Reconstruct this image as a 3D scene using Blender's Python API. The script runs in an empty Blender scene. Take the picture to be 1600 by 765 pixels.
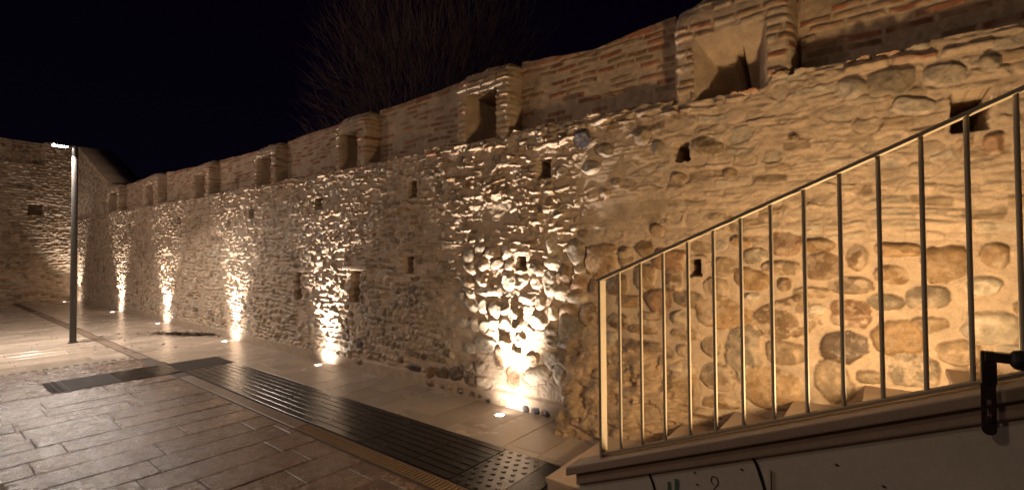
import bpy, bmesh, math, random
import numpy as np
from mathutils import Vector, Matrix
rnd = random.Random(7)
SC = bpy.context.scene
COL = SC.collection
WY = 3.93          # plane of the long wall's face; X runs along it, Z is up
CAMH = 1.6

# ------------------------------------------------------------------ helpers
def link(o): COL.objects.link(o); return o
def tag(o, label=None, cat=None, group=None, kind=None):
    if label: o['label'] = label
    if cat: o['category'] = cat
    if group: o['group'] = group
    if kind: o['kind'] = kind
    return o
def empty(name, loc=(0, 0, 0)):
    o = bpy.data.objects.new(name, None); o.location = loc; o.empty_display_size = .2
    return link(o)
class MB:
    def __init__(s): s.v = []; s.f = []; s.c = []
    def quad(s, a, b, c, d):
        n = len(s.v); s.v += [a, b, c, d]; s.f.append((n, n+1, n+2, n+3))
    def box(s, x0, x1, y0, y1, z0, z1, bev=0.0, jit=0.0):
        n = len(s.v)
        j = lambda: rnd.uniform(-jit, jit)
        if bev <= 0:
            s.v += [(x0,y0,z0),(x1,y0,z0),(x1,y1,z0),(x0,y1,z0),(x0,y0,z1),(x1,y0,z1),(x1,y1,z1),(x0,y1,z1)]
            s.f += [tuple(n+i for i in q) for q in [(3,2,1,0),(4,5,6,7),(0,1,5,4),(1,2,6,5),(2,3,7,6),(3,0,4,7)]]
        else:
            b = bev
            js = [(j(), j()) for _ in range(4)]
            dz = [j()*.5 for _ in range(4)]
            P = [(x0,y0),(x1,y0),(x1,y1),(x0,y1)]
            I = [(x0+b,y0+b),(x1-b,y0+b),(x1-b,y1-b),(x0+b,y1-b)]
            s.v += [(P[i][0]+js[i][0], P[i][1]+js[i][1], z0) for i in range(4)]
            s.v += [(P[i][0]+js[i][0], P[i][1]+js[i][1], z1-b*.7+dz[i]) for i in range(4)]
            s.v += [(I[i][0]+js[i][0], I[i][1]+js[i][1], z1+dz[i]) for i in range(4)]
            for i in range(4):
                k = (i+1) % 4
                s.f += [(n+i, n+k, n+4+k, n+4+i), (n+4+i, n+4+k, n+8+k, n+8+i)]
            s.f += [(n+8, n+9, n+10, n+11), (n+3, n+2, n+1, n)]
    def bar(s, p0, p1, w, h, up=(0, 0, 1), plumb=False):
        p0 = Vector(p0); p1 = Vector(p1); d = (p1-p0).normalized(); up = Vector(up)
        if abs(d.dot(up)) > .99: up = Vector((0, 1, 0))
        side = d.cross(up).normalized(); u = side.cross(d).normalized()
        if plumb: u = Vector((0, 0, 1))
        n = len(s.v)
        for p in (p0, p1):
            for a, b in ((-1,-1),(1,-1),(1,1),(-1,1)):
                s.v.append(tuple(p + side*(a*w/2) + u*(b*h/2)))
        s.f += [tuple(n+i for i in q) for q in [(0,1,2,3),(7,6,5,4),(0,4,5,1),(1,5,6,2),(2,6,7,3),(3,7,4,0)]]
    def tube(s, pts, radii, sides=8, cap=True):
        n0 = len(s.v); pts = [Vector(p) for p in pts]
        for i, p in enumerate(pts):
            d = (pts[min(i+1, len(pts)-1)] - pts[max(i-1, 0)]).normalized()
            a = Vector((0, 0, 1)) if abs(d.z) < .9 else Vector((1, 0, 0))
            u = d.cross(a).normalized(); w = d.cross(u)
            for k in range(sides):
                t = 2*math.pi*k/sides
                s.v.append(tuple(p + (u*math.cos(t) + w*math.sin(t))*radii[i]))
        for i in range(len(pts)-1):
            for k in range(sides):
                a = n0+i*sides+k; b = n0+i*sides+(k+1) % sides
                s.f.append((a, b, b+sides, a+sides))
        if cap:
            s.f.append(tuple(n0+k for k in range(sides))[::-1])
            s.f.append(tuple(n0+(len(pts)-1)*sides+k for k in range(sides)))
    def build(s, name, mat, parent=None, smooth=False, bevel=0):
        me = bpy.data.meshes.new(name); me.from_pydata(s.v, [], s.f); me.update()
        if mat: me.materials.append(mat)
        o = bpy.data.objects.new(name, me); link(o)
        bm = bmesh.new(); bm.from_mesh(me); bmesh.ops.recalc_face_normals(bm, faces=bm.faces)
        bm.to_mesh(me); bm.free()
        if smooth: me.polygons.foreach_set('use_smooth', [True]*len(me.polygons))
        if parent: o.parent = parent; o.matrix_parent_inverse = Matrix.Translation(-parent.location)
        if bevel:
            m = o.modifiers.new('edge', 'BEVEL'); m.width = bevel; m.segments = 2; m.limit_method = 'ANGLE'
        return o

# ------------------------------------------------------------------ numpy noise
def _h(i, j, seed):
    n = (i.astype(np.int64)*374761393 + j.astype(np.int64)*668265263 + seed*1442695041) & 0xffffffff
    n = ((n ^ (n >> 13))*1274126177) & 0xffffffff
    n = (n ^ (n >> 16)) & 0xffffffff
    return n.astype(np.float64)/4294967295.0
def vn(x, y, seed=0):
    xi = np.floor(x); yi = np.floor(y); fx = x-xi; fy = y-yi
    fx = fx*fx*(3-2*fx); fy = fy*fy*(3-2*fy)
    a = _h(xi, yi, seed); b = _h(xi+1, yi, seed); c = _h(xi, yi+1, seed); d = _h(xi+1, yi+1, seed)
    return (a*(1-fx)+b*fx)*(1-fy)+(c*(1-fx)+d*fx)*fy
def fbm(x, y, o=4, seed=0):
    t = 0; a = .5; n = 0
    for k in range(o):
        t = t+a*vn(x+k*17.3, y-k*9.1, seed+k); n += a; a *= .5; x = x*2.03; y = y*2.03
    return t/n
def ss(a, b, x):
    t = np.clip((x-a)/(b-a), 0, 1); return t*t*(3-2*t)

# ------------------------------------------------------------------ materials
def mat(name): 
    m = bpy.data.materials.new(name); m.use_nodes = True
    return m, m.node_tree, m.node_tree.nodes['Principled BSDF']
def nd(nt, t, **kw):
    n = nt.nodes.new(t)
    for k, v in kw.items(): setattr(n, k, v)
    return n
def noise_mat(name, base, var=.25, rough=(.55, .8), scale=6, fine=60, bump=.3, dist=.01, attr=False, spec=.4, metallic=0, gloss=False, speck=None, fbump=.5):
    m, nt, p = mat(name)
    tc = nd(nt, 'ShaderNodeTexCoord')
    n1 = nd(nt, 'ShaderNodeTexNoise'); n1.inputs['Scale'].default_value = scale; n1.inputs['Detail'].default_value = 6; n1.inputs['Roughness'].default_value = .65
    n2 = nd(nt, 'ShaderNodeTexNoise'); n2.inputs['Scale'].default_value = fine; n2.inputs['Detail'].default_value = 5; n2.inputs['Roughness'].default_value = .6
    for n in (n1, n2): nt.links.new(tc.outputs['Object'], n.inputs['Vector'])
    mx = nd(nt, 'ShaderNodeMath', operation='ADD'); nt.links.new(n1.outputs['Fac'], mx.inputs[0])
    mm = nd(nt, 'ShaderNodeMath', operation='MULTIPLY'); nt.links.new(n2.outputs['Fac'], mm.inputs[0]); mm.inputs[1].default_value = .6
    nt.links.new(mm.outputs[0], mx.inputs[1])
    mr = nd(nt, 'ShaderNodeMapRange'); mr.inputs['From Min'].default_value = .45; mr.inputs['From Max'].default_value = 1.15
    mr.inputs['To Min'].default_value = 1-var; mr.inputs['To Max'].default_value = 1+var
    nt.links.new(mx.outputs[0], mr.inputs['Value'])
    vm = nd(nt, 'ShaderNodeVectorMath', operation='SCALE')
    if attr:
        at = nd(nt, 'ShaderNodeAttribute', attribute_name='Col'); nt.links.new(at.outputs['Color'], vm.inputs[0])
    else: vm.inputs[0].default_value = base
    nt.links.new(mr.outputs[0], vm.inputs['Scale'])
    if gloss:   # crisp lime crust and dark pits on the stones only
        n3 = nd(nt, 'ShaderNodeTexNoise'); n3.inputs['Scale'].default_value = 17; n3.inputs['Detail'].default_value = 9; n3.inputs['Roughness'].default_value = .72
        nt.links.new(tc.outputs['Object'], n3.inputs['Vector'])
        r1 = nd(nt, 'ShaderNodeMapRange'); r1.inputs['From Min'].default_value = .545; r1.inputs['From Max'].default_value = .60
        r2 = nd(nt, 'ShaderNodeMapRange'); r2.inputs['From Min'].default_value = .44; r2.inputs['From Max'].default_value = .37
        m1 = nd(nt, 'ShaderNodeMath', operation='MULTIPLY'); m2 = nd(nt, 'ShaderNodeMath', operation='MULTIPLY')
        m1b = nd(nt, 'ShaderNodeMath', operation='MULTIPLY'); m1b.inputs[1].default_value = .5; m2b = nd(nt, 'ShaderNodeMath', operation='MULTIPLY'); m2b.inputs[1].default_value = .4
        for r_, m_, mb_ in ((r1, m1, m1b), (r2, m2, m2b)):
            nt.links.new(n3.outputs['Fac'], r_.inputs['Value']); nt.links.new(r_.outputs[0], m_.inputs[0]); nt.links.new(at.outputs['Alpha'], m_.inputs[1]); nt.links.new(m_.outputs[0], mb_.inputs[0])
        x1 = nd(nt, 'ShaderNodeMixRGB'); x1.inputs[2].default_value = (.47, .38, .28, 1); nt.links.new(m1b.outputs[0], x1.inputs[0]); nt.links.new(vm.outputs[0], x1.inputs[1])
        x2 = nd(nt, 'ShaderNodeMixRGB'); x2.inputs[2].default_value = (.10, .062, .035, 1); nt.links.new(m2b.outputs[0], x2.inputs[0]); nt.links.new(x1.outputs[0], x2.inputs[1])
        nt.links.new(x2.outputs[0], p.inputs['Base Color'])
    else: nt.links.new(vm.outputs[0], p.inputs['Base Color'])
    rr = nd(nt, 'ShaderNodeMapRange'); rr.inputs['From Min'].default_value = .3; rr.inputs['From Max'].default_value = .7
    rr.inputs['To Min'].default_value = rough[0]; rr.inputs['To Max'].default_value = rough[1]
    nt.links.new(n1.outputs['Fac'], rr.inputs['Value'])
    if gloss and attr:
        gm = nd(nt, 'ShaderNodeMath', operation='SUBTRACT'); gm.use_clamp = True
        ga = nd(nt, 'ShaderNodeMath', operation='MULTIPLY'); nt.links.new(at.outputs['Alpha'], ga.inputs[0]); ga.inputs[1].default_value = .34
        nt.links.new(rr.outputs[0], gm.inputs[0]); nt.links.new(ga.outputs[0], gm.inputs[1]); nt.links.new(gm.outputs[0], p.inputs['Roughness'])
    else: nt.links.new(rr.outputs[0], p.inputs['Roughness'])
    b1 = nd(nt, 'ShaderNodeBump'); b1.inputs['Strength'].default_value = bump; b1.inputs['Distance'].default_value = dist
    nt.links.new(n1.outputs['Fac'], b1.inputs['Height'])
    b2 = nd(nt, 'ShaderNodeBump'); b2.inputs['Strength'].default_value = fbump; b2.inputs['Distance'].default_value = dist*.4
    nt.links.new(n2.outputs['Fac'], b2.inputs['Height']); nt.links.new(b1.outputs[0], b2.inputs['Normal'])
    nt.links.new(b2.outputs[0], p.inputs['Normal'])
    p.inputs['Specular IOR Level'].default_value = spec; p.inputs['Metallic'].default_value = metallic
    return m
M = {}
M['masonry'] = noise_mat('masonry', (.45,.36,.26), .38, (.62,.85), 9, 90, .5, .012, attr=True, gloss=True, spec=.35)
M['slab'] = noise_mat('sawn_stone', (.4,.35,.29), .14, (.17,.30), 2.2, 90, .03, .004, attr=True, spec=.5, fbump=.2)
M['setts'] = noise_mat('split_stone', (.2,.15,.12), .55, (.14,.38), 9, 75, .28, .015, attr=True, spec=.5, fbump=1)
M['joint'] = noise_mat('joint_mortar', (.09,.065,.05), .3, (.7,.9), 8, 60, .5, .01)
M['band'] = noise_mat('channel_stone', (.22,.16,.12), .25, (.35,.5), 6, 70, .3, .006)
M['dark_tile'] = noise_mat('dark_tile', (.022,.019,.018), .3, (.2,.3), 5, 80, .05, .003, spec=.22, fbump=.08)
M['dark_plain'] = noise_mat('dark_plain', (.04,.03,.025), .3, (.6,.8), 5, 80, .2, .003, spec=.1)
M['groove'] = noise_mat('groove', (.012,.01,.01), .3, (.5,.7), 5, 80, .1, .003)
M['grate'] = noise_mat('grate_iron', (.25,.165,.10), .3, (.45,.6), 9, 90, .2, .002, metallic=.1)
M['step'] = noise_mat('step_stone', (.46,.36,.28), .12, (.45,.6), 5, 90, .15, .004)
M['coping'] = noise_mat('coping_stone', (.42,.33,.26), .18, (.45,.65), 5, 70, .25, .004)
M['plaster'] = noise_mat('flank_plaster', (.66,.62,.55), .16, (.6,.8), 3, 60, .35, .01, fbump=.25)
M['rail'] = noise_mat('rail_paint', (.36,.31,.235), .12, (.55,.7), 9, 90, .1, .001, metallic=0)
M['post'] = noise_mat('post_paint', (.08,.075,.07), .12, (.35,.5), 9, 90, .1, .001, metallic=.4)
M['latch'] = noise_mat('latch_steel', (.07,.055,.05), .3, (.35,.5), 20, 120, .2, .001, metallic=.7)
M['rubber'] = noise_mat('rubber_sleeve', (.012,.011,.012), .2, (.5,.65), 20, 120, .2, .001)
M['ink'] = noise_mat('black_ink', (.01,.008,.008), .2, (.6,.8), 20, 120, .1, .001)
M['green'] = noise_mat('green_smudge', (.10,.19,.15), .3, (.6,.8), 20, 120, .1, .001)
M['steel'] = noise_mat('brushed_steel', (.5,.48,.45), .1, (.25,.35), 20, 120, .1, .001, metallic=1)
M['bark'] = noise_mat('bark', (.17,.115,.09), .3, (.8,.9), 8, 60, .5, .01)
M['leaf'] = noise_mat('dry_leaf', (.06,.035,.02), .4, (.6,.8), 20, 90, .3, .002)
def emis(name, col, st):
    m, nt, p = mat(name); p.inputs['Base Color'].default_value = (*col, 1)
    p.inputs['Emission Color'].default_value = (*col, 1); p.inputs['Emission Strength'].default_value = st
    return m
M['lens'] = emis('lamp_lens', (1, .93, .82), 14)
M['led'] = emis('led_lens', (1, .96, .9), 60)
STONES=[(-2.3,1.61,0.084,0.116,-15,'G',2.3),(-2.03,1.53,0.156,0.141,0,'O',3.5),(-1.8,1.56,0.067,0.096,0,'B',2.3),(-1.62,1.64,0.075,0.067,30,'O',2.3),(-1.41,1.55,0.124,0.091,10,'R',3.0),(-2.53,1.5,0.075,0.076,30,'L',2.3),(-2.44,1.4,0.095,0.093,0,'B',2.3),(-2.27,1.32,0.083,0.085,0,'R',2.3),(-2.49,1.22,0.081,0.062,0,'L',2.3),(-2.3,1.18,0.112,0.043,0,'L',2.3),(-2.58,1.03,0.045,0.076,-15,'L',2.3),(-2.39,1.05,0.1,0.068,0,'O',2.3),(-2.16,1.03,0.107,0.107,0,'B',2.3),(-2.38,0.84,0.135,0.159,10,'G',2.3),(-2.11,1.28,0.046,0.071,0,'B',2.3),(-1.89,1.33,0.094,0.086,0,'B',2.3),(-1.62,1.4,0.087,0.105,0,'O',2.3),(-1.39,1.36,0.075,0.086,0,'B',2.3),(-1.51,1.2,0.1,0.092,0,'R',2.3),(-1.78,1.18,0.103,0.05,0,'O',4.0),(-1.26,1.23,0.103,0.062,0,'S',2.3),(-1.88,1.0,0.093,0.068,0,'B',2.3),(-1.33,1.07,0.079,0.063,0,'G',2.3),(-1.58,1.07,0.114,0.033,0,'O',2.3),(-1.3,0.94,0.104,0.052,0,'S',2.3),(-1.65,0.95,0.116,0.033,0,'O',2.3),(-1.94,0.83,0.056,0.069,0,'L',2.3),(-1.68,0.81,0.175,0.038,0,'D',4.0),(-1.3,0.81,0.052,0.047,0,'O',2.3),(-0.98,1.49,0.08,0.075,-10,'S',2.3),(-1.04,1.34,0.091,0.071,0,'S',2.3),(-0.86,1.68,0.072,0.039,20,'O',2.3),(-0.76,1.58,0.083,0.058,0,'G',2.3),(-0.8,1.4,0.115,0.078,5,'O',2.3),(-0.6,1.49,0.115,0.047,0,'S',3.0),(-0.56,1.66,0.102,0.079,0,'R',2.3),(-0.57,1.37,0.036,0.042,0,'B',2.3),(-0.36,1.65,0.083,0.049,0,'O',2.3),(-0.34,1.5,0.102,0.085,0,'B',3.0),(-0.4,1.32,0.096,0.04,0,'S',2.3),(-1.0,1.12,0.184,0.1,0,'O',3.0),(-0.56,1.13,0.182,0.125,-18,'B',3.0),(-0.78,1.27,0.052,0.033,0,'L',2.3),(-1.09,0.87,0.063,0.071,0,'S',2.3),(-0.38,1.2,0.053,0.044,0,'L',2.3),(-0.14,1.57,0.056,0.086,0,'B',2.3),(0.07,1.61,0.112,0.041,0,'O',3.0),(0.03,1.45,0.085,0.058,0,'O',2.3),(-0.18,1.38,0.109,0.047,0,'S',3.0),(-0.0,1.28,0.085,0.05,0,'G',2.3),(0.29,1.52,0.108,0.106,-8,'O',2.3),(0.21,1.31,0.096,0.064,-10,'G',3.0),(-0.19,1.18,0.102,0.078,0,'R',4.0),(0.21,1.15,0.09,0.047,-10,'S',2.3),(0.06,1.05,0.115,0.106,-10,'O',2.3),(-0.23,0.96,0.115,0.095,-10,'D',2.3),(0.33,0.99,0.097,0.07,-10,'S',2.3),(0.14,0.85,0.114,0.093,0,'G',3.5),(0.49,1.16,0.112,0.097,0,'L',2.3),(-0.09,0.78,0.068,0.038,0,'S',2.3),(0.61,1.27,0.031,0.036,0,'B',2.3),(0.58,1.04,0.072,0.03,0,'L',2.3),(0.51,1.58,0.063,0.068,0,'O',2.3),(0.45,1.39,0.077,0.057,-10,'L',2.3),(0.72,1.5,0.072,0.072,0,'O',2.3),(0.74,1.15,0.085,0.071,0,'B',2.3),(-0.85,0.83,0.111,0.184,0,'G',3.0),(-1.04,0.63,0.114,0.095,0,'S',2.3),(-1.04,0.44,0.119,0.055,-10,'O',2.3),(-1.13,0.34,0.108,0.041,0,'S',2.3),(-0.58,0.88,0.122,0.074,0,'S',3.0),(-0.65,0.6,0.175,0.131,8,'O',3.0),(-0.3,0.71,0.103,0.118,-20,'S',2.3),(-1.32,0.52,0.115,0.183,0,'O',2.3),(-1.32,0.66,0.104,0.047,0,'L',2.3),(-2.58,1.5,0.098,0.057,25,'L',2.3),(-2.61,1.31,0.069,0.127,0,'L',2.3),(-3.42,1.2,0.185,0.049,0,'L',2.3),(-3.21,1.21,0.088,0.069,0,'L',2.3),(-3.14,1.33,0.087,0.088,0,'L',2.3),(-2.96,1.33,0.083,0.053,0,'L',2.3),(-2.79,1.32,0.056,0.065,-20,'L',2.3),(-2.88,1.14,0.114,0.052,0,'L',2.3),(-2.73,1.11,0.055,0.065,-30,'L',2.3),(-2.76,0.93,0.095,0.077,0,'L',2.3),(-2.6,0.79,0.076,0.089,0,'G',2.3),(-2.56,0.55,0.119,0.082,0,'L',3.5),(-2.77,0.39,0.142,0.083,-20,'L',2.3),(-2.83,0.53,0.08,0.065,0,'S',2.3),(-3.47,0.62,0.159,0.077,0,'L',2.3),(-3.09,0.31,0.077,0.113,-10,'R',2.3),(-3.28,0.51,0.062,0.103,0,'B',2.3),(-2.51,0.43,0.059,0.093,0,'L',2.3),(-3.51,0.2,0.114,0.064,0,'L',2.3),(-4.66,0.2,0.122,0.048,0,'D',2.3),(-4.36,0.19,0.069,0.07,0,'R',2.3),(-4.15,0.22,0.12,0.068,0,'D',2.3),(-3.94,0.23,0.115,0.074,0,'D',2.3),(-3.69,0.21,0.099,0.072,0,'D',2.3),(-4.34,0.05,0.057,0.039,0,'R',2.3),(-4.13,0.05,0.033,0.022,0,'B',2.3),(-4.01,0.06,0.042,0.03,0,'R',2.3),(-3.83,0.05,0.04,0.029,0,'N',2.3),(-3.65,0.04,0.039,0.029,0,'N',2.3),(-3.54,0.04,0.029,0.021,0,'N',2.3),(-3.42,0.02,0.032,0.025,0,'N',2.3),(-3.22,0.04,0.044,0.034,0,'O',2.3),(-3.09,0.02,0.042,0.034,0,'L',2.3),(-2.91,0.03,0.041,0.033,0,'N',2.3),(-2.78,0.03,0.044,0.036,0,'N',2.3),(-2.65,0.02,0.045,0.038,0,'N',2.3),(-4.68,1.11,0.123,0.121,-35,'D',2.3),(-5.83,0.33,0.093,0.108,0,'D',2.3),(-5.79,0.12,0.061,0.045,0,'R',2.3),(-5.82,1.05,0.077,0.054,0,'B',2.3),(-2.22,2.69,0.076,0.079,0,'N',2.3),(-2.0,2.55,0.078,0.053,10,'G',2.3),(-1.64,2.62,0.07,0.067,0,'G',2.3),(-2.15,2.41,0.081,0.054,0,'L',2.3),(-1.49,2.5,0.044,0.071,0,'G',2.3),(-1.32,2.22,0.069,0.047,15,'S',2.3),(-1.51,1.8,0.05,0.049,0,'O',2.3),(-0.93,2.22,0.05,0.044,0,'S',2.3),(-1.1,2.46,0.118,0.067,15,'S',2.3),(-1.88,2.24,0.037,0.034,0,'S',2.3),(-2.0,2.15,0.045,0.041,0,'S',2.3),(-2.45,2.41,0.058,0.044,0,'L',2.3),(-2.59,1.68,0.068,0.089,0,'L',2.3),(0.05,2.7,0.107,0.071,0,'G',3.0),(-0.17,2.71,0.078,0.061,10,'L',2.3),(0.16,2.52,0.1,0.049,15,'L',3.0),(0.31,2.68,0.087,0.059,15,'L',3.0),(0.51,2.71,0.045,0.046,10,'G',2.3),(0.39,2.25,0.039,0.073,20,'R',2.3),(0.52,2.23,0.043,0.06,0,'R',4.0),(-0.5,2.43,0.032,0.018,0,'B',2.3)]  # the most tilted D entry is a groove, its shade painted as dark stone
UPOW = [800, 800, 740, 720, 720, 520]; PA = 400; PB = 45; PC = 240; PS = 132; PN = 32; STP = (.12, 2.40, .86); EXPO = .1
# ------------------------------------------------------------------ relief fields for masonry
PAL = dict(M=(.47,.365,.265), O=(.29,.19,.10), B=(.19,.125,.072), R=(.26,.155,.09), G=(.22,.18,.13),
           L=(.42,.36,.28), S=(.26,.19,.12), D=(.12,.085,.06), N=(.06,.055,.06), K=(.30,.13,.075))
PAL = {k: np.array(v) for k, v in PAL.items()}
class Field:
    def __init__(f, s, rows, top, ref):
        f.s = s; f.top = top; f.ref = ref; f.v = np.linspace(0, 1, rows)
        f.S = np.repeat(s[:, None], rows, 1); q = ref[:, None]*f.v[None, :]
        f.Z = np.where(q < 2.7, q, 2.7+(q-2.7)*((top-2.7)/(ref-2.7))[:, None])   # only the rows above 2.7 m follow the ragged top
        S, Z = f.S, f.Z
        f.h = .016*(fbm(S*2.1, Z*2.1, 3, 3)-.5)*2 + .014*(fbm(S*11, Z*13, 3, 5)-.5)
        f.D = np.zeros_like(S)
        f.col = np.ones(S.shape+(4,)); t = .82+.36*fbm(S*3, Z*3, 4, 9)
        f.col[..., :3] = PAL['M']*t[..., None]; f.col[..., 3] = 0
        f.n1 = fbm(S*8, Z*8, 3, 21); f.n2 = fbm(S*26, Z*26, 3, 33); f.n3 = fbm(S*3.1, Z*3.1, 3, 44)
        f.n4 = fbm(S*48, Z*48, 2, 55); f.n5 = fbm(S*17+3, Z*20, 4, 66)
        f.h = f.h+.007*(f.n4-.5)+.02*np.clip(f.n5-.55, 0, 1)
    def stone(f, cx, cz, a, b, rot, ck, e=2.3, P=.04, smear=.35, q=2.6, nf=2, mound=.0):
        R = max(a, b)*1.35
        i0, i1 = np.searchsorted(f.s, [cx-R, cx+R])
        if i1-i0 < 2: return
        t = f.ref[(i0+i1)//2 if (i0+i1)//2 < len(f.s) else -1]
        pad = 14 if cz+R > 2.6 else 0
        j0 = max(0, int((cz-R)/t*(len(f.v)-1))-pad); j1 = min(len(f.v), int((cz+R)/t*(len(f.v)-1))+2+pad)
        if j1-j0 < 2: return
        sl = (slice(i0, i1), slice(j0, j1)); S = f.S[sl]-cx; Z = f.Z[sl]-cz
        c, s_ = math.cos(math.radians(rot)), math.sin(math.radians(rot))
        u = (S*c+Z*s_)/a; w = (-S*s_+Z*c)/b
        wob = min(1.1, .75+.03/max(.02, min(a, b)))
        r = (np.abs(u)**e+np.abs(w)**e)**(1/e) + (f.n1[sl]-.5)*.5*wob+(f.n2[sl]-.5)*.26*wob
        ins = r < 1
        dome = np.clip(1-np.clip(r, 0, 1)**q, 0, 1)**.55
        for _ in range(nf):   # broken faces
            al = rnd.uniform(0, 6.28); dome = np.minimum(dome, rnd.uniform(.72, 1.05)-rnd.uniform(.25, .85)*(u*math.cos(al)+w*math.sin(al)))
        dome = np.maximum(dome, 0)
        hh = -.004+P*dome+(f.n2[sl]-.5)*.014*min(1, P/.03)+(f.n4[sl]-.5)*.005
        base = f.h[sl]; f.h[sl] = np.where(ins, np.maximum(hh, base*.3+hh*.7), np.maximum(base - .010*np.exp(-((r-1.04)/.05)**2), mound*P*np.clip((1.32-r)/.3, 0, 1)))
        k = rnd.uniform(.8, 1.2); colr = PAL[ck]*k
        cc = f.col[sl]; mot = (f.n2[sl]-.5)*1.1+(f.n1[sl]-.5)*.8
        stc = colr[None, None, :]*(1+mot[..., None]*.55)
        if ck in 'SLG': stc = stc*(1+np.clip(mot, 0, 1)[..., None]*.9)
        lime = (ss(.52, .62, f.n5[sl]+(r-.6)*.12)*rnd.choice((0, 0, .35, .7)))[..., None]   # lime and mortar left on the face
        stc = stc*(1-lime)+PAL['M']*1.15*lime
        sm = ss(.60-smear*.1, .74-smear*.1, f.n1[sl]*.45+f.n2[sl]*.4+r*.17)*smear*1.6
        mixf = (np.clip((1.0-r)/.06, 0, 1)*(1-np.clip(sm, 0, 1)))[..., None]
        cc[..., :3] = cc[..., :3]*(1-mixf)+np.clip(stc, .01, .8)*mixf
        cc[..., 3] = np.maximum(cc[..., 3]*(1-mixf[..., 0]), mixf[..., 0]*rnd.uniform(.5, 1))
    def bricks(f, mask, hh, ll, amp, present, cols, seed, warp=.012, gap=.007, soft=.01, base=0.0, jl=.5, strength=1.0):
        idx = np.where(mask.any(1))[0]
        if not len(idx): return
        sl = (slice(idx[0], idx[-1]+1), slice(None)); m = mask[sl].astype(float)
        S, Z = f.S[sl], f.Z[sl]
        zz = Z+(fbm(S*2.2, Z*2.2, 2, seed)-.5)*warp*4+(f.n1[sl]-.5)*warp*1.4
        xx = S+(f.n1[sl]-.5)*warp*1.6+(f.n2[sl]-.5)*warp*.7
        r = np.floor(zz/hh); off = _h(r, r*0+3, seed)*7
        llr = ll*(.75+.5*_h(r, r*0+9, seed))
        x2 = xx/llr+off; b = np.floor(x2); fx = (x2-b)*llr; fz = zz-r*hh
        e = np.minimum(np.minimum(fx, llr-fx), np.minimum(fz, hh-fz)) - gap - (f.n2[sl]-.5)*.01
        r1 = _h(b, r, seed+1); r2 = _h(b, r, seed+2); r3 = _h(b, r, seed+3)
        there = (r1 < present)*m
        prof = ss(0, soft, e)
        hb = base+amp*(jl*r2+(1-jl))*prof + amp*.25*(f.n2[sl]-.5)
        f.h[sl] = np.where(there > 0, f.h[sl]*(1-prof*.6)+hb*strength, f.h[sl])
        names = list(cols); pick = np.minimum((r3*len(names)).astype(int), len(names)-1)
        tab = np.array([PAL[n] for n in names])
        cb = tab[pick]*(.75+.5*r2[..., None])*(1+(f.n2[sl]-.5)[..., None]*.7)
        mix = (there*prof*(.5+.5*ss(.35, .6, f.n1[sl])*strength))[..., None]
        f.col[sl][..., :3] = f.col[sl][..., :3]*(1-mix)+cb*mix
    def scatter(f, s0, s1, z0, z1, w, hgt, P, cols, avoid=None, keep=.92, seed=1, rotj=25, ztop=None, smear=.35, jx=.25, af=.86, nf=2):
        R = random.Random(seed); z = z0+hgt*.5
        while z < z1:
            s = s0+R.uniform(0, w)
            while s < s1:
                k = R.uniform(.6, 1.45); a = w*.5*k*R.uniform(.85, 1.1); b = hgt*.5*R.uniform(.75, 1.25)*(1 if k < 1.1 else .9)
                cs = s+a; cz = z+R.uniform(-jx, jx)*hgt
                s = cs+a+R.uniform(.0, .25)*w*.5
                if R.random() > keep: continue
                if avoid and any(abs(cs-q[0]) < (a+q[2])*af and abs(cz-q[1]) < (b+q[3])*af for q in avoid): continue
                if ztop is not None and cz > ztop(cs): continue
                f.stone(cs, cz, a*.97, b*.97, R.uniform(-rotj, rotj), R.choice(cols), R.choice((2, 2.3, 3)), R.uniform(*P), smear, 2.6, nf)
            z += hgt
    def hole(f, s0, s1, z0, z1, depth, edge=.012, frame=0):
        S, Z = f.S, f.Z; n = (f.n2-.5)*.02+(f.n1-.5)*.02
        d = np.minimum(np.minimum(S-s0, s1-S), np.minimum(Z-z0, z1-Z))+n
        k = ss(0, edge, d)
        f.h = f.h*(1-k); f.D += depth*k
        if frame:
            ring = (d < 0) & (d > -frame); f.h = np.where(ring, f.h*.4+.01, f.h)
            f.col[..., :3] = np.where(ring[..., None], PAL['M']*1.05, f.col[..., :3])

# --- sample columns: dense where the wall is near, coarser far away
def columns(s0, s1, ds): 
    L = [s0]
    while L[-1] < s1: L.append(L[-1]+ds(L[-1]))
    return np.array(L)
s = columns(-24.2, 4.6, lambda x: min(.028, max(.0085, .62*(x*x+15.4)/3.93/473)) if x < 1.1 else .03)
ctrl = [(-24.3, 5.86), (-24.1, 5.84), (-19.9, 4.12), (-19.4, 3.92), (-17.9, 3.86), (-15.5, 3.84), (-12, 3.69), (-8.8, 3.64), (-6, 3.66), (-3.2, 3.71), (-2.2, 3.62), (-1.3, 3.68), (5, 3.70)]
top = np.interp(s, [c[0] for c in ctrl], [c[1] for c in ctrl])
PIERS = [(-1.374, -.49, -1.194, -.657, 2.84, 3.35), (-3.927, -3.10, -3.759, -3.292, 2.875, 3.42), (-6.47, -5.64, -6.33, -5.89, 2.87, 3.39),
         (-9.198, -8.30, -9.05, -8.50, 2.885, 3.40), (-12.302, -11.30, -12.17, -11.52, 2.90, 3.43), (-16.045, -14.72, -15.8, -15.05, 2.98, 3.54), (-19.9, -18.40, -19.7, -18.62, 3.06, 3.64)]
ref0 = top.copy()
top = top+(fbm(s*1.3, s*0, 3, 71)-.5)*.05
for p in PIERS:   # the piers' crowns are rounded and ragged
    m = (s > p[0]-.02) & (s < p[1]+.02); x = (s-(p[0]+p[1])/2)/((p[1]-p[0])/2)
    bump = .025-.06*np.abs(np.clip(x, -1, 1))**4+.06*(fbm(s*9, s*0+p[0], 3, 77)-.5)
    top = np.where(m, top+bump-.02, top)
F = Field(s, 410, top, ref0)
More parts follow.
